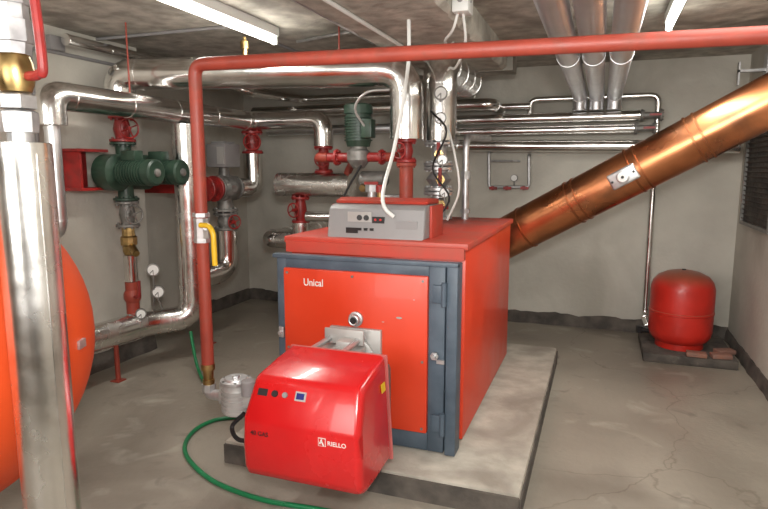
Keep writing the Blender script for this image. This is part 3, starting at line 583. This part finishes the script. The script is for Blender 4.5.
j=thing('junction_box','square white plastic junction box under beam','junction box',(-.76,jy,2.42))
part(j,'body',MB().bx((-.80,jy-.06,2.43),(-.71,jy+.07,2.54),bev=.008),WHITE)
part(j,'cable_gland',MB().cyl((-.755,jy-.06,2.49),(-.755,jy-.09,2.49),.014),GREYP)
part(j,'lid_screw',MB().cyl((-.71,jy,2.49),(-.706,jy,2.49),.008),GREYP)
cable([(-.78,jy,2.435),(-.82,3.35,2.36),(-.90,3.5,2.34),(-.94,3.75,2.36),(-.96,3.95,2.42)],.008,'white cable draped below the beam')
cable([(-.75,jy,2.435),(-.77,3.45,2.30),(-.88,3.7,2.22),(-.98,3.95,2.26),(-1.05,4.17,2.28)],.008,'white cable draped from box to riser')
solo('electrical_conduit','grey plastic conduit fixed to side wall','conduit',MB().tube([(XL+.013,3.1,1.75),(XL+.013,3.1,2.42),(XL+.013,4.05,2.42)],.013,fil=.06,seg=10),GREYP)
solo('electrical_conduit','grey plastic conduit crossing the ceiling','conduit',MB().tube([(XL+.0,3.7,2.588),(-2.5,3.7,2.588),(-2.5,5.1,2.588)],.012,fil=.06,seg=10),GREYP)
wj=thing('junction_box','small grey junction box on side wall','junction box',(XL,3.3,2.43))
part(wj,'body',MB().bx((XL,3.24,2.43),(XL+.05,3.36,2.53),bev=.006),GREYP)
solo('hanger_rod','thin rusty threaded rod holding the duct','hanger rod',MB().cyl((-1.75,3.88,2.388),(-1.75,3.88,ZC),.006,seg=8),OXIDE)
solo('hanger_rod','thin rusty threaded rod holding the header','hanger rod',MB().cyl((-3.15,3.4,2.13),(-3.15,3.4,ZC),.006,seg=8),OXIDE)
# ---------------------------------------------------------------- hose
hp=[V((-3.05,3.80,.30)),V((-3.0,3.76,.18)),V((-2.92,3.70,.05)),V((-2.7,3.5,.013))]+[S(u,v,Z=.013) for u,v in ((222,398),(243,408),(240,416),(215,420),(195,430),(185,445),(190,461),(215,482),(260,499),(310,508),(380,520))]
solo('garden_hose','bright green rubber hose lying on the floor','hose',MB().tube(hp,.0125,smooth=True,seg=12,n=8),RUBBER)
# ---------------------------------------------------------------- lamps and grille
def lamp(x,y0,y1,z,label):
    L=thing('fluorescent_lamp',label,'lamp',(x,(y0+y1)/2,z))
    part(L,'housing',MB().bx((x-.028,y0-.03,z+.035),(x+.028,y1+.03,ZC),bev=.006).bx((x-.02,y0-.02,z-.02),(x+.02,y0,z+.04)).bx((x-.02,y1,z-.02),(x+.02,y1+.02,z+.04)),WHITE)
    part(L,'tube',MB().cyl((x,y0,z),(x,y1,z),.019),TUBE,'glowing white fluorescent tube')
    ld=bpy.data.lights.new('tube_light','AREA'); ld.shape='RECTANGLE'; ld.size=.08; ld.size_y=y1-y0; ld.energy=20; ld.color=(1,.97,.90)
    o=bpy.data.objects.new('tube_light',ld); o.location=(x,(y0+y1)/2,z-.03); scene.collection.objects.link(o)
lamp(-2.25,2.66,3.86,2.50,'bare fluorescent tube lamp on concrete ceiling')
lamp(.36,3.15,4.38,2.50,'bare fluorescent tube lamp beside ceiling ducts')
gr=thing('ventilation_grille','dark louvred metal ventilation grille in wall','grille',(XR-.02,5.5,1.12))
part(gr,'frame',MB().bx((XR-.03,5.0,1.12),(XR,5.04,1.98)).bx((XR-.03,5.93,1.12),(XR,5.97,1.98)).bx((XR-.03,5.04,1.12),(XR,5.93,1.15)).bx((XR-.03,5.04,1.95),(XR,5.93,1.98)),STEEL)
lv=MB().bx((XR-.008,5.04,1.15),(XR-.002,5.93,1.95))
for i in range(20): lv.box((XR-.018,5.485,1.17+.04*i),(.022,.89,.004),R=Matrix.Rotation(.6,3,'Y'))
part(gr,'louvre',lv,CONCD)
# ---------------------------------------------------------------- lights
def area(loc,tgt,size,e,col=(1,1,1)):
    ld=bpy.data.lights.new('area','AREA'); ld.size=size; ld.energy=e; ld.color=col
    o=bpy.data.objects.new('area',ld); o.location=loc; scene.collection.objects.link(o)
    o.rotation_euler=(V(tgt)-V(loc)).to_track_quat('-Z','Y').to_euler()
area((.1,-.1,1.95),(-1.3,4,1.2),.25,54,(1,.985,.95))
area((-1.4,-1.4,1.9),(-1.6,3,1.2),1.6,64,(1,.98,.93))
area((-.3,.6,1.7),(-1.0,2.2,2.6),.8,20,(1,.98,.93))
area((-2.9,.2,2.3),(-2.6,4.0,.4),.5,12,(1,.98,.93))
area((.6,2.5,2.5),(.4,4.5,0),.8,15,(1,.98,.93))
w=bpy.data.worlds.new('world'); scene.world=w; w.use_nodes=True
w.node_tree.nodes['Background'].inputs[0].default_value=(.8,.85,.9,1); w.node_tree.nodes['Background'].inputs[1].default_value=.3
for o in bpy.data.objects:
    if '_b' in o: del o['_b']
